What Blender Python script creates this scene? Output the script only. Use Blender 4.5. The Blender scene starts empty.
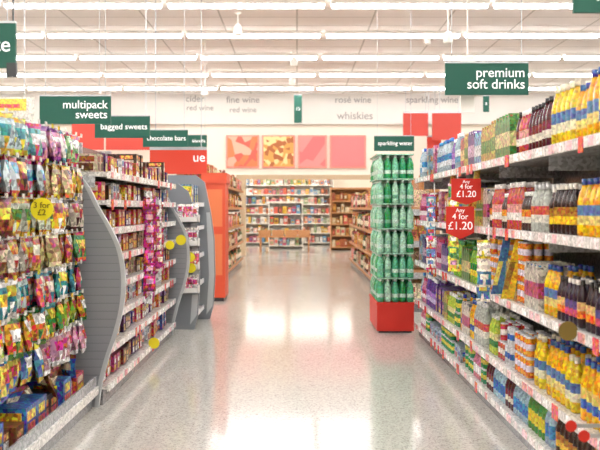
import bpy, math, random
import numpy as np
from mathutils import Vector
random.seed(7)
R=random.random
def U(a,b): return a+(b-a)*R()
sc=bpy.context.scene
sc.view_settings.view_transform='Standard'
sc.view_settings.look='None'
sc.view_settings.exposure=0.0

def lin(c): return c/12.92 if c<=0.04045 else ((c+0.055)/1.055)**2.4
def H(h,a=1.0):
    h=h.lstrip('#'); return tuple(lin(int(h[i:i+2],16)/255) for i in (0,2,4))+(a,)
def jit(c,d=.12):
    k=1+U(-d,d); return (min(1,c[0]*k),min(1,c[1]*k),min(1,c[2]*k),1)

# ---------------- materials
def mat(name,col=(.8,.8,.8,1),rough=.5,metal=0,emit=None,es=0,coat=0):
    m=bpy.data.materials.new(name); m.use_nodes=True
    b=m.node_tree.nodes['Principled BSDF']
    b.inputs['Base Color'].default_value=col
    b.inputs['Roughness'].default_value=rough
    b.inputs['Metallic'].default_value=metal
    b.inputs['Coat Weight'].default_value=coat
    if emit:
        b.inputs['Emission Color'].default_value=emit
        b.inputs['Emission Strength'].default_value=es
    return m
def N(m,t): return m.node_tree.nodes.new(t)
def attr_mat(name,rough,noise=0.0,scale=60,spec=.5):
    m=mat(name,rough=rough); nt=m.node_tree; b=nt.nodes['Principled BSDF']
    a=N(m,'ShaderNodeVertexColor'); a.layer_name='Col'
    b.inputs['Specular IOR Level'].default_value=spec
    out=a.outputs['Color']
    if noise>0:
        tc=N(m,'ShaderNodeTexCoord'); v=N(m,'ShaderNodeTexVoronoi'); v.inputs['Scale'].default_value=scale
        nt.links.new(tc.outputs['Object'],v.inputs['Vector'])
        s=N(m,'ShaderNodeSeparateColor'); nt.links.new(v.outputs['Color'],s.inputs[0])
        mr=N(m,'ShaderNodeMapRange'); mr.inputs['To Min'].default_value=1-noise; mr.inputs['To Max'].default_value=1+noise*1.1
        nt.links.new(s.outputs[0],mr.inputs['Value'])
        mh=N(m,'ShaderNodeMapRange'); mh.inputs['To Min'].default_value=.5-noise*.14; mh.inputs['To Max'].default_value=.5+noise*.14
        nt.links.new(s.outputs[1],mh.inputs['Value'])
        hs=N(m,'ShaderNodeHueSaturation')
        nt.links.new(mr.outputs[0],hs.inputs['Value']); nt.links.new(mh.outputs[0],hs.inputs['Hue'])
        nt.links.new(out,hs.inputs['Color']); out=hs.outputs[0]
    nt.links.new(out,b.inputs['Base Color'])
    return m
M_plastic=attr_mat('coloured_plastic',.18,.32,75)
M_pack=attr_mat('printed_packaging',.32,.6,65)
M_foil=attr_mat('foil_bag_print',.25,.6,55)
M_metal=mat('shelf_grey_metal',H('c9cacb'),.4,.1)
M_wood=mat('shelf_wood',H('a8662f'),.5)
def woodify(m,c1,c2):
    nt=m.node_tree; b=nt.nodes['Principled BSDF']
    tc=N(m,'ShaderNodeTexCoord'); n=N(m,'ShaderNodeTexNoise'); n.inputs['Scale'].default_value=4
    mp=N(m,'ShaderNodeMapping'); mp.inputs['Scale'].default_value=(8,1,8)
    r=N(m,'ShaderNodeValToRGB'); r.color_ramp.elements[0].color=c1; r.color_ramp.elements[1].color=c2
    nt.links.new(tc.outputs['Object'],mp.inputs[0]); nt.links.new(mp.outputs[0],n.inputs[0])
    nt.links.new(n.outputs[0],r.inputs[0]); nt.links.new(r.outputs[0],b.inputs['Base Color'])
woodify(M_wood,H('a8683a'),H('d8a470'))
M_green=mat('sign_green',H('0b5545'),.6)
M_white=mat('white_paint',H('f4f1ea'),.5)
M_letter=mat('lettering_white',H('ffffff'),.5,emit=(1,1,1,1),es=.2)
M_grey=mat('lettering_grey',H('8f8c88'),.6)
M_red=mat('promo_red',H('d02a1c'),.45)
M_steel=mat('brushed_steel',H('b4b8bc'),.35,.5)
M_dark=mat('dark_plastic',H('34363a'),.4)
M_yellow=mat('promo_yellow',H('f0e020'),.45)

def floor_mat():
    m=mat('terrazzo_floor',rough=.1); nt=m.node_tree; b=nt.nodes['Principled BSDF']
    tc=N(m,'ShaderNodeTexCoord')
    v=N(m,'ShaderNodeTexVoronoi'); v.inputs['Scale'].default_value=120
    nt.links.new(tc.outputs['Object'],v.inputs['Vector'])
    s=N(m,'ShaderNodeSeparateColor'); nt.links.new(v.outputs['Color'],s.inputs[0])
    r=N(m,'ShaderNodeValToRGB'); e=r.color_ramp.elements
    e[0].color=H('a29f98'); e[0].position=0; e[1].color=H('dedbd3'); e[1].position=1
    x=e.new(.2); x.color=H('c4c1b9'); x=e.new(.5); x.color=H('d0cdc5')
    nt.links.new(s.outputs[0],r.inputs[0])
    n=N(m,'ShaderNodeTexNoise'); n.inputs['Scale'].default_value=.8; n.inputs['Detail'].default_value=3
    nt.links.new(tc.outputs['Object'],n.inputs['Vector'])
    mr=N(m,'ShaderNodeMapRange'); mr.inputs['To Min'].default_value=.09; mr.inputs['To Max'].default_value=.14
    nt.links.new(n.outputs[0],mr.inputs['Value']); nt.links.new(mr.outputs[0],b.inputs['Roughness'])
    b.inputs['Specular IOR Level'].default_value=.8
    br=N(m,'ShaderNodeTexBrick'); br.inputs['Scale'].default_value=1; br.offset=0
    br.inputs['Brick Width'].default_value=.6; br.inputs['Row Height'].default_value=.6; br.inputs['Mortar Size'].default_value=.002
    br.inputs['Color1'].default_value=(1,1,1,1); br.inputs['Color2'].default_value=(.97,.97,.97,1); br.inputs['Mortar'].default_value=(.88,.87,.86,1)
    nt.links.new(tc.outputs['Object'],br.inputs['Vector'])
    mx=N(m,'ShaderNodeMix'); mx.data_type='RGBA'; mx.blend_type='MULTIPLY'; mx.inputs[0].default_value=1
    nt.links.new(r.outputs[0],mx.inputs[6]); nt.links.new(br.outputs[0],mx.inputs[7])
    nt.links.new(mx.outputs[2],b.inputs['Base Color'])
    return m
def ceil_mat():
    m=mat('ceiling_tiles',rough=.8); nt=m.node_tree; b=nt.nodes['Principled BSDF']
    tc=N(m,'ShaderNodeTexCoord')
    br=N(m,'ShaderNodeTexBrick'); br.inputs['Scale'].default_value=1; br.offset=0
    br.inputs['Brick Width'].default_value=1.2; br.inputs['Row Height'].default_value=.6; br.inputs['Mortar Size'].default_value=.015
    br.inputs['Color1'].default_value=H('f0eae4'); br.inputs['Color2'].default_value=H('e8e0d8'); br.inputs['Mortar'].default_value=H('bdb5ab')
    nt.links.new(tc.outputs['Object'],br.inputs['Vector']); nt.links.new(br.outputs[0],b.inputs['Base Color'])
    return m
def wall_mat(name,c1,c2):
    m=mat(name,rough=.7); nt=m.node_tree; b=nt.nodes['Principled BSDF']
    tc=N(m,'ShaderNodeTexCoord'); n=N(m,'ShaderNodeTexNoise'); n.inputs['Scale'].default_value=2
    r=N(m,'ShaderNodeValToRGB'); r.color_ramp.elements[0].color=c1; r.color_ramp.elements[1].color=c2
    nt.links.new(tc.outputs['Object'],n.inputs[0]); nt.links.new(n.outputs[0],r.inputs[0]); nt.links.new(r.outputs[0],b.inputs['Base Color'])
    return m

# ---------------- mesh builder
class MB:
    def __init__(s): s.v=[];s.f=[];s.c=[];s.m=[];s.sm=[]
    def face(s,idx,col=(.8,.8,.8,1),mi=0,sm=False):
        s.f.append(tuple(idx)); s.c.append(col); s.m.append(mi); s.sm.append(sm)
    def box(s,x0,x1,y0,y1,z0,z1,col=(.8,.8,.8,1),mi=0):
        b=len(s.v)
        s.v+=[(x0,y0,z0),(x1,y0,z0),(x1,y1,z0),(x0,y1,z0),(x0,y0,z1),(x1,y0,z1),(x1,y1,z1),(x0,y1,z1)]
        for q in ((0,3,2,1),(4,5,6,7),(0,1,5,4),(1,2,6,5),(2,3,7,6),(3,0,4,7)):
            s.face([b+i for i in q],col,mi)
    def lathe(s,x,y,z,rings,sides=10,mi=0,sx=1,sy=1,rot=0,top=None):
        b=len(s.v)
        for r,h,c in rings:
            for k in range(sides):
                a=rot+2*math.pi*k/sides
                s.v.append((x+math.cos(a)*r*sx,y+math.sin(a)*r*sy,z+h))
        for i in range(len(rings)-1):
            for k in range(sides):
                k2=(k+1)%sides
                s.face((b+i*sides+k,b+i*sides+k2,b+(i+1)*sides+k2,b+(i+1)*sides+k),rings[i][2],mi,sides>5)
        s.face([b+(len(rings)-1)*sides+k for k in range(sides)],top or rings[-1][2],mi)
        s.face([b+k for k in range(sides)][::-1],rings[0][2],mi)
    def prism(s,pts,y0,y1,col=(.8,.8,.8,1),mi=0):
        b=len(s.v);n=len(pts)
        s.v+=[(p[0],y0,p[1]) for p in pts]+[(p[0],y1,p[1]) for p in pts]
        s.face([b+i for i in range(n)],col,mi); s.face([b+n+i for i in range(n)][::-1],col,mi)
        for i in range(n):
            j=(i+1)%n; s.face((b+j,b+i,b+n+i,b+n+j),col,mi)
    def grid(s,fn,nu,nv,colf,mi=0,sm=True):
        b=len(s.v)
        for j in range(nv+1):
            for i in range(nu+1): s.v.append(fn(i/nu,j/nv))
        for j in range(nv):
            for i in range(nu):
                s.face((b+j*(nu+1)+i,b+j*(nu+1)+i+1,b+(j+1)*(nu+1)+i+1,b+(j+1)*(nu+1)+i),colf((i+.5)/nu,(j+.5)/nv),mi,sm)
    def build(s,name,mats,parent=None,origin=None):
        v=np.array(s.v,dtype=float)
        if origin is None:
            mn=v.min(0);mx=v.max(0); o=np.array([(mn[0]+mx[0])/2,(mn[1]+mx[1])/2,mn[2]])
            if parent is not None: o=np.zeros(3)
        else: o=np.array(origin)
        v=v-o
        me=bpy.data.meshes.new(name); me.from_pydata(v.tolist(),[],s.f)
        for m in mats: me.materials.append(m)
        me.polygons.foreach_set('material_index',s.m); me.polygons.foreach_set('use_smooth',s.sm)
        ca=me.color_attributes.new('Col','FLOAT_COLOR','CORNER')
        cnt=[len(f) for f in s.f]
        arr=np.repeat(np.array(s.c,dtype=np.float32),cnt,axis=0)
        ca.data.foreach_set('color',arr.ravel())
        me.update()
        ob=bpy.data.objects.new(name,me); ob.location=tuple(o)
        sc.collection.objects.link(ob)
        if parent: ob.parent=parent
        return ob
def empty(name,loc=(0,0,0)):
    e=bpy.data.objects.new(name,None); e.location=loc; e.empty_display_size=.1; sc.collection.objects.link(e); return e
def text(name,body,loc,size,m,parent,align='CENTER',rot=(math.pi/2,0,0),ext=.002):
    c=bpy.data.curves.new(name,'FONT'); c.body=body; c.size=size; c.align_x=align; c.align_y='CENTER'; c.extrude=ext; c.offset=size*.004
    c.space_line=.85; c.materials.append(m)
    o=bpy.data.objects.new(name,c); o.location=loc; o.rotation_euler=rot; sc.collection.objects.link(o); o.parent=parent; return o

# ---------------- room
CH=4.25
def roombox(name,a,m):
    b=MB(); b.box(*a); return b.build(name,[m])
M_floor=floor_mat(); M_ceil=ceil_mat(); M_wall=wall_mat('wall_cream',H('efe5d6'),H('eae0cf'))
M_fascia=wall_mat('fascia_white',H('dedad4'),H('d8d3cb'))
roombox('floor',(-10,10,-3.2,29,-.1,0),M_floor)
roombox('ceiling',(-10,10,-3.2,22.2,CH,CH+.1),M_ceil)
roombox('wall_left',(-10.1,-10,-3.2,22.2,0,CH),M_wall)
roombox('wall_right',(10,10.1,-3.2,22.2,0,CH),M_wall)
roombox('wall_front',(-10,10,-3.3,-3.2,0,CH),M_wall)
b=MB(); b.box(-10,-1.35,22,22.15,0,CH); b.box(2.1,10,22,22.15,0,CH); b.box(-1.35,2.1,22,22.15,2.1,CH)
b.build('wall_back',[M_wall])
roombox('wall_annex_back',(-3,3.6,28.9,29,0,2.7),M_wall)
roombox('wall_annex_left',(-3.1,-3,22.15,29,0,2.7),M_wall)
roombox('wall_annex_right',(3.6,3.7,22.15,29,0,2.7),M_wall)
roombox('ceiling_annex',(-3,3.6,22.15,29,2.7,2.8),M_ceil)
b=MB(); b.box(-10,10,21.85,22,3.45,CH); b.build('trim_fascia',[M_fascia])
b=MB(); b.box(-1.6,2.35,21.9,22,2.0,2.12); b.box(-1.5,-1.35,21.9,22,0,2.0); b.box(2.1,2.25,21.9,22,0,2.0); b.build('trim_door_surround',[mat('trim_beige',H('b8a080'),.6)])
e=empty('fascia_lettering')
zf=21.84
for t,px,py,sz in (('cider',195,99,.24),('red wine',200,108,.2),('fine wine',243,100,.24),('red wine',243,110,.2),('rosé wine',353,100,.24),('whiskies',355,116,.28),('sparkling wine',432,100,.24)):
    text('letters_'+t.replace(' ','_'),t,((px-297)*zf/833,zf,1.25+(208-py)*zf/833),sz,M_grey,e)

# light tubes
M_tube=mat('fluorescent_tube',(1,1,1,1),.5,emit=(1,.99,.995,1),es=21.5)
M_house=mat('light_housing',H('f4f0ea'),.4)
b=MB()
Y=12.1-2.1*7
while Y<21.3:
    for k in range(-4,4):
        x0=-1.92+k*2.37+.06; x1=x0+2.25
        if x0<-9.9 or x1>9.9: continue
        b.box(x0-.02,x1+.02,Y-.09,Y+.09,CH-.05,CH,mi=1)
        b.box(x0,x1,Y-.05,Y+.05,CH-.09,CH-.05,mi=0)
    Y+=2.1
b.build('fluorescent_ceiling_lights',[M_tube,M_house])
b=MB()
for yy in (22.8,23.8,24.8,25.8,26.8,27.8):
    b.box(-2.4,-.4,yy-.05,yy+.05,2.66,2.7); b.box(1.2,3.0,yy-.05,yy+.05,2.66,2.7); b.box(-.2,1.0,yy-.03,yy+.03,2.66,2.7)
b.build('annex_ceiling_lights',[mat('annex_tube',(1,1,1,1),.5,emit=(1,.96,.9,1),es=14)])

def spot(px,py,Y):
    x=(px-297)*Y/833; z=1.25+(208-py)*Y/833
    b=MB(); b.box(x-.01,x+.01,Y-.01,Y+.01,z+.08,CH)
    b.lathe(x,Y,z-.08,[(.06,0,H('ffffff')),(.07,.02,H('ffffff')),(.07,.12,H('ffffff')),(.03,.17,H('ffffff'))],12)
    b.box(x-.05,x+.05,Y-.02,Y+.02,CH-.02,CH)
    b.build('ceiling_spotlight',[M_white])
for a in ((448,38,12),(238,30,12.8),(294,62,16),(292,82,18.2),(205,92,17.3),(427,40,14.8)): spot(*a)

# ---------------- product generators
RS=.76
def bottle(mb,x,y,z,h,r,body,label,cap,sides=9,mi=0,label2=None):
    l2=label2 or label
    mb.lathe(x,y,z,[(r*.88,0,body),(r,.03*h,body),(r,.2*h,label),(r,.36*h,l2),(r,.54*h,body),(r*.98,.62*h,body),(r*.74,.74*h,body),(r*.40,.86*h,body),(r*.38,.89*h,cap),(r*.42,.89*h+.001,cap),(r*.42,h,cap)],sides,mi,rot=R())
def can(mb,x,y,z,h,r,c1,c2,sides=9,mi=0):
    s=H('c8c8cc'); mb.lathe(x,y,z,[(r*.85,0,s),(r,.06*h,c1),(r,.35*h,c2),(r,.65*h,c1),(r,.92*h,s),(r*.85,h,s)],sides,mi)
def pbox(mb,x0,x1,y0,y1,z0,h,c,c2,c3,mi=0,d=1):
    z1=z0+h
    mb.box(x0,x1,y0,y1,z0,z1,c,mi)
    e=.0012
    xf=x0-e if d>0 else x1+e
    def patch(ya,yb,za,zb,col):
        bb=len(mb.v); Y0=y0+(y1-y0)*ya;Y1=y0+(y1-y0)*yb;Z0=z0+h*za;Z1=z0+h*zb
        mb.v+= [(xf,Y0,Z0),(xf,Y1,Z0),(xf,Y1,Z1),(xf,Y0,Z1)]
        mb.face((bb,bb+1,bb+2,bb+3),col,mi)
    def patchy(xa,xb,za,zb,col):
        bb=len(mb.v); X0=x0+(x1-x0)*xa;X1=x0+(x1-x0)*xb;Z0=z0+h*za;Z1=z0+h*zb
        mb.v+= [(X0,y0-e,Z0),(X1,y0-e,Z0),(X1,y0-e,Z1),(X0,y0-e,Z1)]
        mb.face((bb,bb+1,bb+2,bb+3),col,mi)
    a=U(.1,.25); q=U(.45,.6)
    patch(a,1-a,q,q+.3,c2); patch(.15,.85,.08,q-.08,c3)
    patchy(a,1-a,q,q+.3,c2); patchy(.15,.85,.08,q-.08,c3)
def gable(mb,x,y,z,w,h,c,c2,cap,mi=0):
    hw=w/2; hb=h*.84
    q=math.sqrt(2)*hw
    mb.lathe(x,y,z,[(q,0,c),(q,hb*.3,c2),(q,hb*.7,c),(q,hb,c)],4,mi,rot=math.pi/4)
    bb=len(mb.v); mb.v+=[(x-hw,y-hw,z+hb),(x+hw,y-hw,z+hb),(x+hw,y+hw,z+hb),(x-hw,y+hw,z+hb),(x-hw,y,z+h),(x+hw,y,z+h)]
    mb.face((bb,bb+1,bb+5,bb+4),c,mi);mb.face((bb+2,bb+3,bb+4,bb+5),c,mi);mb.face((bb+1,bb+2,bb+5),c,mi);mb.face((bb+3,bb,bb+4),c,mi)
    mb.lathe(x-hw*.55,y-hw*.2,z+hb+h*.03,[(w*.16,0,cap),(w*.16,h*.09,cap)],8,mi)
def bag(mb,x,y,ztop,w,h,c,c2,c3,th=.03,yaw=0,mi=0,tilt=0):
    cs,sn=math.cos(yaw),math.sin(yaw)
    k1=U(.42,.55)
    def cf(u,v):
        if v<.09 or v>.9: return c3
        if .22<u<.8 and k1<v<k1+.28: return c2
        if .3<u<.7 and .14<v<.38: return c3
        return c
    for sgn in (1,-1):
        def fn(u,v):
            yy=(u-.5)*w*(1-.08*math.sin(v*math.pi)); bulge=max(0,math.sin(math.pi*u))**.6*max(0,math.sin(math.pi*min(1,max(0,(v-.05)/.88))))**.6
            xx=sgn*th*.5*bulge+ .006*math.sin(u*17+v*9)+tilt*(v-1)*h; zz=ztop-h*(1-v)
            return (x+xx*cs-yy*sn,y+xx*sn+yy*cs,zz)
        mb.grid(fn,5,7,cf,mi)

def shelf_unit(name,xf,d,y0,y1,shelves,depth=.45,height=1.75,back='6f6f70',edge='e3e1dd',wood=False,both=False,tickets=True,base=.12):  # default back grey is darkened: shadow between the products put into its colour
    b=MB()
    def X(a,c): 
        p,q=xf+d*a,xf+d*c; return (min(p,q),max(p,q))
    xa,xb=X(depth,depth+.05); b.box(xa,xb,y0,y1,0,height,H(back),2)
    xa,xb=X(.03,depth); b.box(xa,xb,y0,y1,0,base-.02,H('77777a'),2)
    xa,xb=X(0,depth); b.box(xa,xb,y0,y1,base-.02,base,H('d8d6d2'),2)
    n=max(1,round((y1-y0)/1.0)); 
    for i in range(n+1):
        yy=y0+(y1-y0)*i/n
        xa,xb=X(depth-.04,depth+.06); b.box(xa,xb,yy-.02,yy+.02,0,height+.02,H('a9abad'),2 if not wood else 1)
        for z in shelves[:]:
            if z>base+.05:
                xa,xb=X(.08,depth); b.box(xa,xb,yy-.004,yy+.004,z-.1,z-.025,H('b5b6b8'),2)
    for z in shelves:
        if z>base+.05:
            xa,xb=X(0.005,depth); b.box(xa,xb,y0,y1,z-.03,z,H('cfcdc9'),2 if not wood else 1)
        xa,xb=X(-.012,.004); b.box(xa,xb,y0,y1,z-.042,z+.004,H(edge),2 if not wood else 1)
        if tickets:
            y=y0+.05
            while y<y1-.1:
                w=U(.05,.08); c=random.choice([H('fdfdfb'),H('fdfdfb'),H('fbeeee'),H('e23d3a'),H('e8989c'),H('f7c9d0')])
                xa,xb=X(-.016,-.012); 
                if c==H('e23d3a') : b.box(xa,xb,y,y+w,z-.06,z+.006,c,2)
                else: b.box(xa,xb,y,y+w,z-.038,z,c,2)
                y+=w+U(.03,.13)
    if both:
        for z in shelves:
            xa,xb=X(depth+.05,depth*2+.05); b.box(xa,xb,y0,y1,z-.03,z,H('dedcd8'),2)
    return b.build(name,[M_metal,M_wood,M_plastic])

# ---- RIGHT AISLE SIDE
XR=1.17
SH=[.12,.36,.74,1.13,1.535]
shelf_unit('gondola_shelving',XR,1,2.1,8.2,SH,height=1.78,both=True)
def row(mb,z,y0,y1,hmax,prods,deep=3,xf=XR,d=1,group=(2,5)):
    y=y0+.01; 
    while y<y1-.03:
        p=random.choice(prods); n=random.randint(*group)
        kind=p[0]
        hs=U(.88,1.05)
        for i in range(n):
            if kind in('bottle','can'):
                r=p[2]*RS; 
                if y+2*r>y1: return
                h=min(p[1]*(hs if kind=='bottle' else .95),hmax-.03)
                for k in range(deep):
                    if k>0 and R()<.04*k: continue
                    if k==0 and R()<.06: continue
                    x=xf+d*(.02+r+k*(2*r+.006))
                    if kind=='bottle': bottle(mb,x,y+r,z,h,r,jit(H(p[3])),H(p[4]),H(p[5]),9,0,H(p[6]) if len(p)>6 else None)
                    else:
                        st=max(1,int((hmax-.02)/(h+.001)))
                        for s_ in range(st):
                            if s_==st-1 and st>1 and R()<.2: continue
                            can(mb,x,y+r,z+s_*(h+.001),h,r,H(p[3]),H(p[4]))
                y+=2*r+.004
            elif kind=='gable':
                w=p[2]*.85; h=min(p[1]*hs,hmax-.03)
                if y+w>y1: return
                for k in range(deep): gable(mb,xf+d*(.02+w/2+k*(w+.005)),y+w/2,z,w,h,H(p[3]),H(p[4]),H(p[5]),1)
                y+=w+.005
            elif kind=='box':
                w=p[2]*.8; h=min(p[1],hmax-.03); dp=p[6] if len(p)>6 else .12
                if y+w>y1: return
                o=U(0,.04)
                st=max(1,int((hmax-.03)/h)) if h<hmax*.5 else 1
                for s_ in range(st):
                    xa=xf+d*(.02+o); xb=xf+d*(.02+o+dp)
                    pbox(mb,min(xa,xb),max(xa,xb),y,y+w,z+s_*h,h*.985,jit(H(p[3])),H(p[4]),H(p[5]),1,d)
                    xa=xf+d*(.03+o+dp); xb=xf+d*(.03+o+2*dp)
                    mb.box(min(xa,xb),max(xa,xb),y,y+w,z+s_*h,z+s_*h+h*.985,jit(H(p[3])),1)
                y+=w+.004
cord_y=('bottle',.27,.043,'e4ac10','dccb78','2a4a90','5a78a8')
cord_y2=('bottle',.28,.04,'d8bc24','3a64a0','e8d840','e0d030')
cord_g=('bottle',.28,.042,'80b030','e0c83c','3a8a3a','1f7a3c')
dark=('bottle',.25,.036,'4b1320','d9d2c0','1c1a1c','7a2030')
dark2=('bottle',.23,.036,'2c1613','e8bc2a','e9e4da','a8702a')
dark4=('bottle',.23,.036,'43302c','d8d0c0','f0eee8','d88030')
dark3=('bottle',.21,.033,'2e1c24','e67a25','24201e','d8b070')
dark5=('bottle',.21,.033,'2a1830','c84a6a','e8e0d8','5a4880')
purp=('bottle',.26,.04,'5a3484','bcaed0','f0f0f0','a070c0')
red=('bottle',.26,.038,'b43028','e5e0da','e9e6e2','d89890')
pink=('bottle',.25,.038,'c07090','e0d4d8','b83a6a','a02450')
clear=('bottle',.28,.042,'9cacb4','d0d8dc','3b7fc0','3a80b8')
clearw=('bottle',.26,.04,'b0b4ac','d8d4c8','d8d8d8','c84840')
water=('bottle',.28,.042,'90aab8','6090b8','f0f0f0','d0dade')
oran=('bottle',.27,.042,'dc6c16','e0c890','2d54a0','d8a040')
squash=('bottle',.27,.042,'e4ac10','3060a8','2d56a8','d8c060')
squash2=('bottle',.27,.042,'dcbc20','e0dab8','e0d8c0','4a6ea0')
lime=('bottle',.25,.036,'a8bc40','3a8040','e8e8e0','d8d090')
cart1=('gable',.24,.075,'44782e','c5b980','b03030'); cart2=('gable',.24,.075,'6090b0','c8ccce','2f6fb0')
cart3=('gable',.24,.075,'a0342a','d0b078','f0f0f0'); cart4=('gable',.24,.075,'523474','b898b4','f0f0f0')
cart5=('gable',.24,.07,'b09848','528038','c04030'); cart6=('gable',.24,.07,'bcb8ac','a83c68','3a60a0')
box1=('box',.13,.09,'8ca8b4','2f7fb8','c88828'); box2=('box',.12,.1,'b04424','ccb848','f0f0f0'); box3=('box',.14,.08,'2c8048','c8d0c8','b8ae2c')
box4=('box',.11,.09,'503078','c890b4','d4bc48'); box5=('box',.13,.1,'bc6c8c','d8d0d4','981e48'); box6=('box',.13,.08,'224c98','c8c8c8','c89824')
can1=('can',.115,.033,'b8302a','e4dcd4'); can2=('can',.115,.033,'2f8048','e0d24a'); can3=('can',.115,.033,'c8cace','2f5ea8'); can4=('can',.115,.033,'e08828','d8d0e0')
mix=[red,oran,clearw,oran,box1,box2,box3,cart1,cart3,cart5,cart6,cord_g,cord_y,lime,squash,squash2,dark4]
def rightrow(name,segs,z,hmax):
    mb=MB()
    for y0,y1,pr in segs: row(mb,z,y0,y1,hmax,pr)
    return mb.build(name,[M_plastic,M_pack])
z=SH[4]+.001
rightrow('cordial_bottles',[(2.15,3.95,[cord_y,cord_y,cord_y2,squash2]),(3.95,4.6,[dark,dark5,red,dark]),(4.65,6.1,[cart1,cart2,cart3,cart5,cart4,cart6,lime]),(6.1,8.15,[purp,clear,water,pink,box1,box5,water])],z,.31)
z=SH[3]+.001
rightrow('squash_bottles',[(2.15,3.6,[dark2,dark4,dark2,squash2,cord_y]),(3.6,4.0,[dark2,clearw]),(4.0,5.2,[red,dark3,lime,dark4,oran,clearw]),(5.2,6.5,mix),(6.5,8.15,[pink,purp,clear,box5,box4,red,box2])],z,.37)
z=SH[2]+.001
rightrow('blackcurrant_drink_bottles',[(2.15,4.1,[dark3,dark5,oran,dark3,dark4,cord_y]),(4.1,5.2,[cart1,cart6,cart5,can1,cart5,cord_y2,can4]),(5.2,6.6,mix+[can2,can3]),(6.6,8.15,[pink,purp,box5,box4,clear,box1,cart4])],z,.36)
z=SH[1]+.001
rightrow('orange_squash_bottles',[(2.15,4.25,[squash,squash2,cord_y,cord_y]),(4.3,5.3,[can1,can2,can4,can3,clearw,lime]),(5.3,6.8,mix+[box4,can2]),(6.8,8.15,[box5,purp,pink,box4,clear])],z,.34)
z=SH[0]+.001
rightrow('soft_drink_bottles',[(2.15,3.9,[('bottle',.2,.036,'4a2818','c8b998','e8b81a','b0392b'),('bottle',.2,.036,'3c2418','e0b93a','d8b020','a87028'),('bottle',.2,.036,'e0a818','e0d8b0','2d56a8','c85028')]),(3.9,5.3,[('bottle',.2,.036,'4b1320','d9d2c0','2a8a4c','7a2030'),('bottle',.2,.036,'4a8a3a','d8c02a','d03a3a'),('bottle',.2,.036,'98b4c4','3a78b8','e8e8e8')]),(5.3,8.15,[box4,('can',.1,.033,'2f8f52','d0c24a'),('box',.1,.1,'a9b8c4','2b6fb2','c84040'),('bottle',.19,.036,'c87b90','e8e8e8','e05a86'),box6])],z,.22)

def banner(px_y,z0,z1,col,col2,dx,lean):
    b=MB(); Y=px_y
    x=XR-.02
    b.prism([(x-dx,z0),(x+.02,z0),(x+.02+lean,z1),(x-dx*.4+lean,z1)],Y-.004,Y+.004,H(col))
    b.prism([(x-dx*.8,z0+.05),(x-.01,z0+.05),(x+lean*.5,z0+(z1-z0)*.55),(x-dx*.6+lean*.5,z0+(z1-z0)*.55)],Y-.006,Y-.004,H(col2))
    b.build('shelf_divider_card',[M_plastic])
banner(4.5,.76,1.12,'d8ac2a','8a6a2a',.05,.06); banner(4.75,.76,1.10,'4a7aa4','d8c868',.045,.05)
banner(5.5,1.15,1.5,'d4bd58','c86c28',.04,.04); banner(6.3,1.15,1.5,'c98c44','d6d0c0',.04,.03)

def promo(px,py,Y,w,h):
    x=(px-297)*Y/833; z=1.25+(208-py)*Y/833
    e=empty('promo_price_card',(x,Y,z))
    b=MB(); b.prism([(-w/2,-h*.35),(0,-h*.55),(w/2,-h*.35),(w/2,h*.5),(-w/2,h*.5)],-.003,.003)
    b.build('card',[M_red],e)
    b=MB(); b.box(w*.1,w/2+.12,0.004,.012,h*.38,h*.43); b.build('arm',[M_steel],e)
    text('small_text','Any',(0,-.005,h*.37),h*.18,M_letter,e)
    text('offer_text','4 for',(0,-.005,h*.17),h*.26,M_letter,e)
    text('price_text','£1.20',(0,-.005,-h*.13),h*.36,M_letter,e)
promo(466,191,5.35,.19,.16); promo(460,222,5.35,.18,.20)

# hanging strips of sachets on the shelf fronts
b=MB()
for Y0,zt,n,pl in ((5.9,1.42,7,['d8a0b8','e8d850','60a858','f0e8e0']),(6.9,1.36,7,['c83858','d8d8d0','6890b8']),(4.95,1.06,4,['e0c838','4a80a8','e8e0d0'])):
    b.box(XR-.035,XR-.03,Y0-.012,Y0+.012,zt-n*.085,zt+.1,H('e4e4e4'))
    for k in range(n):
        bag(b,XR-.06,Y0+U(-.01,.01),zt-k*.085,.085,.11,jit(H(random.choice(pl))),H(random.choice(pl)),H(random.choice(pl)),.03,yaw=1.1+U(-.4,.4),tilt=U(-.1,.1))
b.build('clip_strip_sachets',[M_foil])

def wob(px,py,Y,r,m=None,txt=None,side=-1):
    x=(px-297)*Y/833; z=1.25+(208-py)*Y/833
    e=empty('shelf_price_wobbler',(x,Y,z))
    b=MB(); n=20; b.prism([(r*math.cos(2*math.pi*k/n),r*math.sin(2*math.pi*k/n)) for k in range(n)],-.002,.002); b.build('disc',[m or M_yellow],e)
    b=MB(); a=(-.14,0) if side<0 else (0,.14); b.box(a[0],a[1],.003,.006,-.008,.008); b.build('arm',[M_steel],e)
    if txt: text('price_text',txt,(0,-.004,0),r*.75,mat('ink_olive',H('7a6a10'),.5),e)
wob(42,209,4.1,.056,txt='3 for\n£2')
wob(181,240,8.0,.05); wob(190,257,8.35,.05); wob(191,268,8.4,.05); wob(154,343,6.75,.045); wob(170,245,7.5,.04)
wob(568,331,3.45,.04,m=mat('dark_gold',H('7c6a2c'),.5),side=1)
wob(571,426,3.2,.022,m=M_red,side=1); wob(584,436,3.1,.022,m=M_red,side=1)

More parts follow.
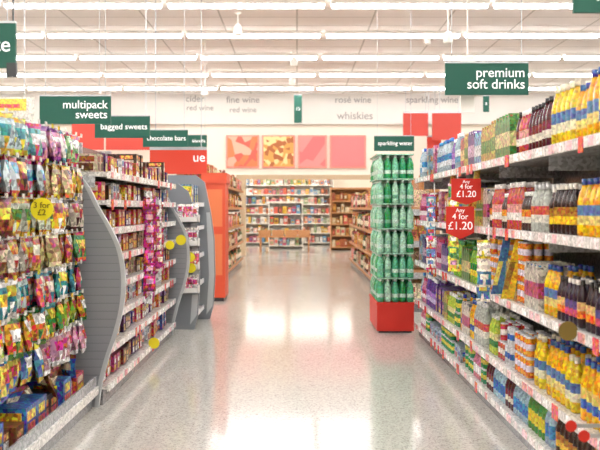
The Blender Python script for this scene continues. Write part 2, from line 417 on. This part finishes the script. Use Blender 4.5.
# ---- green water promo stack on red plinth
e=empty('promo_plinth',(1.0,8.75,0))
b=MB(); b.box(-.2,.17,-.42,.42,.02,.30); b.box(-.18,.15,-.4,.4,0,.02,mi=1); b.box(-.205,.175,-.425,.425,.28,.305); b.build('plinth_box',[M_red,M_dark],e)
mb=MB()
for t in range(6):
    z=.307+t*.248
    for i in range(5):
        for j in range(11):
            x=.838+i*.075; y=8.38+j*.075
            g=random.choice(['309a60','50b080','70c09a','289050','90c8a8','a8d8bc'])
            bottle(mb,x,y,z,.232,.035,H(g),H('c0dccc') if R()<.75 else H('6fb090'),H('dce8e0'),9,0,H(g))
    mb.box(.80,1.17,8.335,9.165,z+.234,z+.246,H('9fd0b4'),0)
mb.build('sparkling_water_bottles',[M_plastic])

# ---- far shelving
warm=[('bottle',.28,.045,'6b2b16','efe2c4','c9a04a'),('box',.26,.16,'c07840','f2dcae','8a3c1e',.2),('box',.22,.14,'e8d9b8','b8472c','7a5a40',.2),('bottle',.28,.045,'4e6a44','f0e8d0','8a2020'),('box',.2,.15,'d9a04a','fff1d0','9a3a2a',.2),('box',.24,.15,'e08070','fff1e8','c84038',.2)]
shelf_unit('wooden_display_shelving',1.2,1,10.0,19.0,[.12,.5,.88,1.26],height=1.66,wood=True,tickets=False,back='b07a50')
mb=MB()
for z,h in ((.121,.36),(.501,.36),(.881,.36),(1.261,.36)): row(mb,z,10.05,18.95,h,warm,2,1.2,1)
mb.build('wine_bottles',[M_plastic,M_pack])
shelf_unit('wooden_display_shelving',-1.25,-1,12.2,19.3,[.12,.5,.88,1.26,1.64],height=2.06,wood=True,tickets=False,back='b07a50')
mb=MB()
for z,h in ((.121,.36),(.501,.36),(.881,.36),(1.261,.36),(1.641,.36)): row(mb,z,12.25,19.25,h,warm,2,-1.25,-1)
mb.build('wine_bottles',[M_plastic,M_pack])

# ---- LEFT: peg display
XL=-1.25
b=MB()
b.box(-1.86,-1.80,2.1,5.2,0,1.74,H('83878c'),2)
b.box(-2.4,-1.86,2.1,5.2,0,.12,H('9a9a9c'),2)
b.box(-1.80,XL-.03,2.1,5.2,0,.10,H('8a8a8d'),2); b.box(-1.80,XL,2.1,5.2,.10,.13,H('d8d8d6'),2)
b.box(XL-.012,XL,2.1,5.2,.13,.20,H('a0a4a8'),2)
b.box(XL,XL+.012,2.1,5.2,.09,.14,H('e8e6e2'),2)
for i in range(4):
    yy=2.12+i*1.02; b.box(-1.88,-1.78,yy-.02,yy+.02,0,1.76,H('b0b3b6'),2)
ROWS=[1.67,1.48,1.29,1.10,.91,.73,.56]
pegs=[]
for ri,zr in enumerate(ROWS):
    b.box(-1.80,-1.785,2.1,5.2,zr+.005,zr+.03,H('c4c6c8'),2)
    y=2.2+(ri%2)*.03
    while y<5.12:
        b.box(-1.79,-1.30,y-.003,y+.003,zr+.006,zr+.012,H('d8dadc'),2)
        b.box(-1.305,-1.30,y-.014,y+.014,zr+.005,zr+.028,H('d8d6ce') if R()<.8 else H('d8bd38'),2)
        pegs.append((ri,y,zr)); y+=.118
b.build('peg_display_stand',[M_metal,M_wood,M_plastic])
pal=[
 [('c0bcb8','c06090','5aa0b0'),('58a0a0','d6d0d4','b83c6c'),('c080a0','d8d8d8','7a3080'),('a0b8bc','2a8898','c8b83a'),('88b078','d8d8d8','c03a5a')],
 [('b8b0a0','a83828','b87a30'),('c8b48a','833020','d0a038'),('a08058','4a2818','c8b890'),('a8b4b8','2870a0','b03838'),('8a4a28','d0a040','301810'),('c8a030','983020','d8d0c0')],
 [('904e28','d4bc48','5a2010'),('c8a830','a02820','e0e0e0'),('a8a090','a0401f','3a2012'),('a8b0a0','408030','c8a028'),('c8c0b0','b06830','702010')],
 [('b09868','983820','d0c49c'),('a84c34','d0ccbc','d0a840'),('b8b4a8','b08028','903020'),('98683c','e0d0b0','6a2410'),('c8983c','802818','d0c8b0'),('3a7840','d8c858','c83028')],
 [('389090','d0d0c8','b82838'),('2c8088','d4c240','e0e0e0'),('60a088','e0e0e0','c04028'),('a0b8b4','187880','c03828'),('b83840','d0c8b8','287888')],
 [('789828','c85020','d0cca8'),('488828','d0bc38','a02820'),('b0b088','3a7820','b03828'),('c08028','e0e0e0','307028'),('c0c8b8','487820','d0a028')],
 [('b88898','b82850','e0e0e0'),('c8b850','b83828','2850a0'),('4878a8','e0e0e0','c8b038'),('98b040','c04048','d4d4c8'),('a82850','e0b8c0','d8d8d8')]]
mb=MB()
last=None;cnt=0
for ri,y,zr in pegs:
    if cnt<=0: last=random.choice(pal[ri]); cnt=random.randint(1,3)
    cnt-=1
    cc=[H(q) for q in last]
    n=random.randint(6,8); of=U(0,.03)
    for k in range(n):
        xx=-1.31-of-k*.045-U(0,.012)
        bag(mb,xx,y+U(-.012,.012),zr+.02-U(0,.012),.125*U(.9,1.1),.195*U(.9,1.04),jit(cc[0],.25),jit(cc[1]),cc[2],.045,yaw=U(-.4,.4),tilt=U(-.18,.06))
mb.build('sweet_bags_on_pegs',[M_foil])
mb=MB()
row(mb,.132,2.15,5.1,.22,[('box',.16,.2,'2c62a8','e2c23a','d04a3a',.2),('box',.12,.18,'2c2a30','d09030','c84a3a',.2),('box',.13,.2,'b8342e','e4d8b8','e0c040',.2),('box',.12,.2,'c8a830','c8402c','f0f0f0',.2),('box',.1,.15,'6a3a20','e0b070','f0f0f0',.2)],1,XL-.02,-1,(1,2))
for k in range(34):
    bag(mb,-1.34-U(0,.28),2.3+k*.082,.35+U(0,.05),.13,.16,jit(H(random.choice(['b8402a','c8a038','2a60a0','7a4520','c8c0b0','a83058']))),H('d8d0b0'),H('902018'),.05,yaw=U(-1,1),mi=1,tilt=U(-.8,.8))
mb.build('confectionery_boxes',[M_plastic,M_pack])

M_pg=attr_mat('panel_grey',.35)
def wavy(Y,off=0,zs=1.0,c='8c9095'):
    pr=[(-1.80,0),(-1.25,0),(-1.235,.12),(-1.19,.3),(-1.13,.48),(-1.09,.66),(-1.085,.84),(-1.115,1.0),(-1.18,1.14),(-1.25,1.26),(-1.31,1.38),(-1.38,1.46),(-1.48,1.50),(-1.62,1.52),(-1.80,1.52)]
    pr=[(p[0]+off,p[1]*zs) for p in pr]
    out=[pr[0]]
    for i in range(1,len(pr)-2):
        p0,p1,p2,p3=pr[i-1],pr[i],pr[i+1],pr[i+2]
        if i==1: p0=p1
        for k in range(4):
            t=k/4
            out.append(tuple(.5*((2*p1[a])+(-p0[a]+p2[a])*t+(2*p0[a]-5*p1[a]+4*p2[a]-p3[a])*t*t+(-p0[a]+3*p1[a]-3*p2[a]+p3[a])*t**3) for a in (0,1)))
    out+= [pr[-2],pr[-1]]
    b=MB(); b.prism(out,Y-.012,Y+.012,H(c),0)
    for i in range(1,len(out)-2):
        (xa,za),(xb,zb)=out[i],out[i+1]
        bb=len(b.v)
        b.v+=[(xa-.02,Y-.016,za),(xa+.006,Y-.016,za),(xb+.006,Y-.016,zb),(xb-.02,Y-.016,zb),(xa-.02,Y+.016,za),(xa+.006,Y+.016,za),(xb+.006,Y+.016,zb),(xb-.02,Y+.016,zb)]
        for q in ((0,1,2,3),(1,5,6,2),(5,4,7,6),(4,0,3,7)): b.face([bb+i2 for i2 in q],H('b8bcbf'),0)
    z=.1
    while z<1.45*zs:
        x=max((o[0]-.03 for o in out if abs(o[1]-z)<.06),default=-1.3)
        b.box(-1.78+off,x,Y-.015,Y-.011,z,z+.006,H('7b8086'),0); z+=.05
    return b.build('curved_end_panel',[M_pg])
wavy(5.24); wavy(8.22,off=.02)

# ---- LEFT shelves of chocolate
SL=[.13,.36,.56,.75,.94,1.12,1.30,1.48]
shelf_unit('gondola_shelving',-1.2,-1,5.28,8.18,SL,height=1.72,both=True,back='5a4a48')
mb=MB()
cc=[('box',.11,.10,'5a2a6a','d8b848','f0f0f0',.16),('box',.12,.12,'b8302a','e4d4b0','e0b030',.16),('box',.10,.09,'3a2018','d8a050','d8d0c0',.16),('box',.12,.1,'b8a890','902818','5a3018',.16),
    ('box',.09,.1,'2c4a90','e0e0e0','c83030',.16),('box',.12,.11,'c0502a','d4c04a','f0f0f0',.16),('box',.11,.12,'6a1c24','d0b880','c88028',.16),('box',.11,.1,'a83870','e0e0e0','d4b84a',.16),('box',.10,.1,'c8a038','6a2a18','e0e0e0',.16),('box',.13,.08,'3a1a48','a080b8','d8c070',.16),('box',.12,.11,'c8ccd0','3a70a8','b03040',.16)]
for i,z in enumerate(SL):
    row(mb,z+.001,5.32,8.12,(SL[i+1]-z-.02) if i<len(SL)-1 else .24,cc,1,-1.22,-1,(1,3))
mb.build('chocolate_bar_boxes',[M_plastic,M_pack])
b=MB()
for k in range(8):
    bag(b,-1.15,6.5+U(-.01,.01),1.34-k*.1,.10,.14,jit(H('b82060'),.3),H('d8a0b8'),H('80184a'),.05,yaw=-1.0+U(-.4,.4),tilt=U(-.1,.3))
for k in range(6):
    bag(b,-1.16,7.0+U(-.01,.01),1.28-k*.1,.10,.14,jit(H('a02840'),.3),H('e0c8b8'),H('a8246a'),.05,yaw=-1.0+U(-.4,.4),tilt=U(-.1,.3))
b.box(-1.19,-1.13,6.502,6.506,.5,1.38,H('d8d8d8')); b.box(-1.19,-1.14,7.002,7.006,.6,1.32,H('d8d8d8'))
b.build('clip_strip_sweets',[M_foil])

# ---- grey end display stand
e=empty('gondola_end_stand',(0,0,0))
b=MB()
for Y,x1,zt in ((8.6,-1.0,1.5),(9.4,-.92,1.62)):
    pts=[(-1.75,0),(x1-.06,0),(x1-.02,.15),(x1,.5),(x1-.01,.9),(x1-.05,1.2),(x1-.12,zt-.08),(x1-.22,zt),(-1.75,zt)]
    b.prism(pts,Y-.02,Y+.02,H('858a90'),0)
    b.prism([(x1-.10,.05),(x1-.03,.15),(x1-.01,.5),(x1-.02,.9),(x1-.06,1.2),(x1-.10,1.2),(x1-.07,.5)],Y-.024,Y-.02,H('c0c4c8'),0)
b.box(-1.75,-1.7,8.62,9.38,0,1.6,H('b0b4b8'),0)
for z in (.15,.45,.75,1.05,1.3): b.box(-1.7,-1.06,8.62,9.38,z-.02,z,H('d0d3d5'),0); b.box(-1.06,-1.045,8.62,9.38,z-.035,z+.01,H('eeeeee'),0)
for z in (.38,.62,.86,1.1):
    b.box(-1.24,-1.0,8.42,8.58,z,z+.01,H('f4f2ee')); b.box(-1.24,-1.0,8.42,8.425,z,z+.06,H('f4f2ee')); b.box(-1.24,-1.235,8.42,8.58,z,z+.08,H('f4f2ee')); b.box(-1.005,-1.0,8.42,8.58,z,z+.08,H('f4f2ee'))
b.build('stand_frame',[M_pg],e)
mb=MB()
for z in (.151,.451,.751,1.051,1.301): row(mb,z,8.65,9.35,.26,[('box',.2,.12,'d8d4cc','c0a040','a83a2a',.16),('box',.18,.12,'d8c840','c84a2a','ffffff',.16),('box',.2,.14,'5a7aa0','ffffff','d0c050',.16)],1,-1.08,-1,(1,2))
for z in (.38,.62,.86,1.1):
    for k in range(4):
        bag(mb,-1.19+k*.05,8.5,z+.19,.08,.17,jit(H(random.choice(['f0e8e8','e8a8c0','d8d8d8','e0d850','d86078']))),H('c83a60'),H('f0e8e0'),.04,yaw=1.57+U(-.3,.3),mi=1)
mb.build('stand_boxes',[M_plastic,M_pack],e)

# ---- orange-red promo column stand
e=empty('promo_column_stand',(-1.1,11.4,0))
b=MB(); b.box(-.16,.14,-.25,.25,.05,1.68,mi=0); b.box(-.14,.12,-.23,.23,0,.05,mi=1); b.box(-.18,.16,-.27,.27,1.58,1.72,mi=0); b.box(-.12,.10,-.256,-.25,.35,.9,mi=2); b.box(-.12,.10,-.256,-.25,1.0,1.5,mi=2)
b.build('column',[mat('promo_orange',H('d85030'),.45),M_dark,mat('poster_peach',H('e07848'),.5)],e)

# ---- other aisles
shelf_unit('gondola_shelving',4.2,1,4,19,[.12,.5,.88,1.26],height=1.6,both=True,tickets=False)
shelf_unit('gondola_shelving',-4.3,-1,4,19,[.12,.5,.88,1.26],height=1.6,both=True,tickets=False)
mb=MB()
for z in (.121,.501,.881,1.261): row(mb,z,4.05,18.9,.34,[box1,box2,box3,box4,box5,box6],1,4.2,1,(4,8))
mb.build('grocery_boxes',[M_plastic,M_pack])
mb=MB()
for z in (.121,.501,.881,1.261): row(mb,z,4.05,18.9,.34,[box1,box2,box3,box4,box5,box6],1,-4.3,-1,(4,8))
mb.build('grocery_boxes',[M_plastic,M_pack])

# ---- hanging aisle signs
def sign(px0,px1,py0,py1,wm,txt,tsz,name='hanging_aisle_sign',align='RIGHT'):
    Y=833*wm/(px1-px0); s=Y/833
    xc=((px0+px1)/2-297)*s; zc=1.25+(208-(py0+py1)/2)*s; hh=(py1-py0)*s
    e=empty(name,(xc,Y,zc))
    b=MB(); b.box(-wm/2,wm/2,-.012,.012,-hh/2,hh/2,mi=0)
    b.box(-wm/2,wm/2,-.015,.015,hh/2-.004,hh/2+.008,mi=1)
    b.build('board',[M_green,M_steel],e)
    b=MB()
    for xx in (-wm*.42,wm*.42): b.box(xx-.002,xx+.002,-.002,.002,hh/2,CH-zc)
    b.build('hanging_wires',[M_steel],e)
    ax=wm/2-.025 if align=='RIGHT' else (-wm/2+.03 if align=='LEFT' else 0)
    text('sign_text',txt,(ax,-.014,0),tsz,M_letter,e,align)
sign(445,528,63,95,.60,'premium\nsoft drinks',.098)
sign(40,111,96,124,.60,'multipack\nsweets',.098)
sign(95,150,116,138,.60,'bagged sweets',.088)
sign(143,188,130,147,.60,'chocolate bars',.088)
sign(374,414,136,151,.60,'sparkling water',.084)
sign(-90,16,23,68,.60,'white',.12)
sign(573,690,-35,13,.60,'squash',.12,align='LEFT')
sign(182,207,135,147,.45,'biscuits',.08)
sign(294,302,95,123,.2,'15',.12,align='CENTER')
sign(483,489,96,112,.12,'8',.08,align='CENTER')

b=MB(); b.box(1.2,1.30,6.1,6.13,1.95,2.36); b.box(1.245,1.255,6.11,6.12,2.36,CH); b.build('hanging_white_panel',[M_white])
b=MB(); x=(14-297)*4.72/833; b.box(x-.035,x+.02,4.70,4.72,1.99,2.07); b.box(x-.004,x+.004,4.705,4.715,2.07,CH); b.build('ceiling_bracket',[M_dark])

def redpanel(px0,px1,py0,py1,Y,txt=None,m=M_red):
    s=Y/833; x0=(px0-297)*s;x1=(px1-297)*s;z0=1.25+(208-py1)*s;z1=1.25+(208-py0)*s
    e=empty('hanging_promo_panel',((x0+x1)/2,Y,(z0+z1)/2)); w=(x1-x0)/2; h=(z1-z0)/2
    b=MB(); b.box(-w,w,-.02,.02,-h,h,mi=0); b.box(-w,w,-.025,.025,h-.03,h+.01,mi=1); b.build('panel',[m,M_steel],e)
    b=MB()
    for xx in (-w*.8,w*.8): b.box(xx-.005,xx+.005,-.005,.005,h,CH-(z0+z1)/2)
    b.build('wires',[M_steel],e)
    if txt: text('panel_text',txt,(w-.02,-.024,h*.25),h*1.0,M_letter,e,'RIGHT')
M_red2=mat('panel_red',H('cc4030'),.5)
redpanel(403,428,112,136,20.5,m=M_red2); redpanel(432,461,112,140,20.4,m=M_red2); redpanel(427,441,136,180,20.9,m=M_red2)
redpanel(150,207,148,174,11.85,'ue',m=mat('panel_orange_red',H('d84028'),.5))
redpanel(72,104,118,150,20.8,m=M_red2); redpanel(106,150,118,150,20.8,m=M_red2)

b=MB(); s=9/833
x0=(-20-297)*s;x1=(34-297)*s;z0=1.25+(208-120)*s;z1=1.25+(208-97)*s
b.box(x0,x1,9,9.02,z0,z1,H('d9d4ca')); b.box(x0+.1,x1-.08,8.995,9,z0+.1,z1-.02,H('e0c848')); b.box(x0+.2,x1-.15,8.99,8.995,z0+.13,z0+.17,H('d84a3a'))
b.box(x0+.1,x0+.11,9.005,9.015,z1,CH,H('cccccc')); b.box(x1-.11,x1-.1,9.005,9.015,z1,CH,H('cccccc'))
b.build('hanging_poster',[M_plastic])

def art(px0,px1,cols,kind):
    s=21.9/833; x0=(px0-297)*s;x1=(px1-297)*s;z0=1.25+(208-168)*s;z1=1.25+(208-135)*s
    m=mat('poster_print',H(cols[0]),.5); nt=m.node_tree; bs=nt.nodes['Principled BSDF']
    if kind:
        tc=N(m,'ShaderNodeTexCoord'); v=N(m,'ShaderNodeTexVoronoi'); v.inputs['Scale'].default_value=kind
        r=N(m,'ShaderNodeValToRGB'); r.color_ramp.interpolation='CONSTANT'
        el=r.color_ramp.elements; el[0].color=H(cols[0]); el[1].color=H(cols[1]); el[1].position=.3
        if len(cols)>2: q=el.new(.6); q.color=H(cols[2])
        nt.links.new(tc.outputs['Object'],v.inputs['Vector']); sp=N(m,'ShaderNodeSeparateColor'); nt.links.new(v.outputs['Color'],sp.inputs[0])
        nt.links.new(sp.outputs[0],r.inputs[0]); nt.links.new(r.outputs[0],bs.inputs['Base Color'])
    b=MB(); b.box(x0,x1,21.94,22.0,z0,z1); b.box(x0+.04,x1-.04,21.925,21.94,z0+.04,z1-.04,mi=1)
    b.build('wall_poster',[mat('poster_edge',H('e89080'),.5),m])
art(226,259,['e07848','eca890','d85a4a'],5); art(262,295,['d89848','a85c28','ecd090'],9); art(298,327,['dc6a6a','e68a84'],2); art(330,366,['de7676','de7676'],0)

def rear_unit(name,x0,x1,y,zt,wood,pal_,rows_):
    b=MB(); mi=1 if wood else 0
    b.box(x0,x1,y+.4,y+.44,0,zt,mi=mi); b.box(x0-.03,x0,y,y+.44,0,zt+.05,mi=mi); b.box(x1,x1+.03,y,y+.44,0,zt+.05,mi=mi); b.box(x0,x1,y,y+.44,zt,zt+.05,mi=mi)
    zz=[.1+i*(zt-.1)/rows_ for i in range(rows_)]
    for z in zz: b.box(x0,x1,y,y+.4,z-.03,z,mi=mi)
    b.build(name,[M_white,M_wood])
    mb=MB(); hh=(zt-.1)/rows_-.06
    for z in zz:
        x=x0+.02
        while x<x1-.16:
            w=U(.07,.14); h=hh*U(.5,1); mb.box(x,x+w,y+.04,y+.3,z+.001,z+h,H(random.choice(pal_)),0); mb.box(x+.02,x+w-.02,y+.036,y+.04,z+h*.3,z+h*.7,H(random.choice(pal_)),0); x+=w+U(.005,.04)
    mb.build('packaged_groceries',[M_plastic])
gp=['d8d0c0','c85a4a','d0a840','c8c4bc','5a8ab0','d0845a','e8e8e8','b04a6a','809868','7a5040','e8b0a0']
rear_unit('white_display_shelving',-1.9,1.2,28,2.35,False,gp,7)
rear_unit('white_display_shelving',-.85,.15,25.6,1.4,False,gp,4)
rear_unit('wooden_display_shelving',1.02,2.6,24.6,1.8,True,['c8b080','986028','a05838','d0c0a0','b88040','c85a4a'],5)
e=empty('bread_crate_table',(-.35,23.6,0))
b=MB(); b.box(-.75,.75,-.3,.3,.42,.46)
for xx in (-.7,.66):
    for yy in (-.27,.23): b.box(xx,xx+.04,yy,yy+.04,0,.42)
for k in range(4):
    x=-.72+k*.37; b.box(x,x+.33,-.27,.27,.461,.48); 
    for s_ in (-.27,.255): b.box(x,x+.33,s_,s_+.015,.48,.62)
    b.box(x,x+.015,-.255,.255,.48,.62); b.box(x+.315,x+.33,-.255,.255,.48,.62)
b.build('table_and_crates',[M_wood],e)
mb=MB()
for k in range(4):
    for j in range(6):
        mb.lathe(-.62+k*.37+U(-.03,.07),-.2+j*.08,.481,[(.05,0,H('b87a38')),(.07,.05,H('c98c48')),(.06,.1,H('d09c58')),(.02,.13,H('d09c58'))],8)
mb.build('bread_loaves',[M_plastic],e)

# ---------------- camera
cd=bpy.data.cameras.new('camera'); cam=bpy.data.objects.new('camera',cd); sc.collection.objects.link(cam)
cam.location=(0,0,1.25); cam.rotation_euler=(math.pi/2,0,0)
cd.lens=50; cd.sensor_width=36; cd.sensor_fit='HORIZONTAL'
cd.shift_x=3/600; cd.shift_y=-17/600
cd.dof.use_dof=True; cd.dof.focus_distance=5.8; cd.dof.aperture_fstop=3.6
cd.clip_start=.05; cd.clip_end=100
sc.camera=cam
w=bpy.data.worlds.new('world'); sc.world=w; w.use_nodes=True
w.node_tree.nodes['Background'].inputs[0].default_value=(1,.96,.9,1); w.node_tree.nodes['Background'].inputs[1].default_value=.3
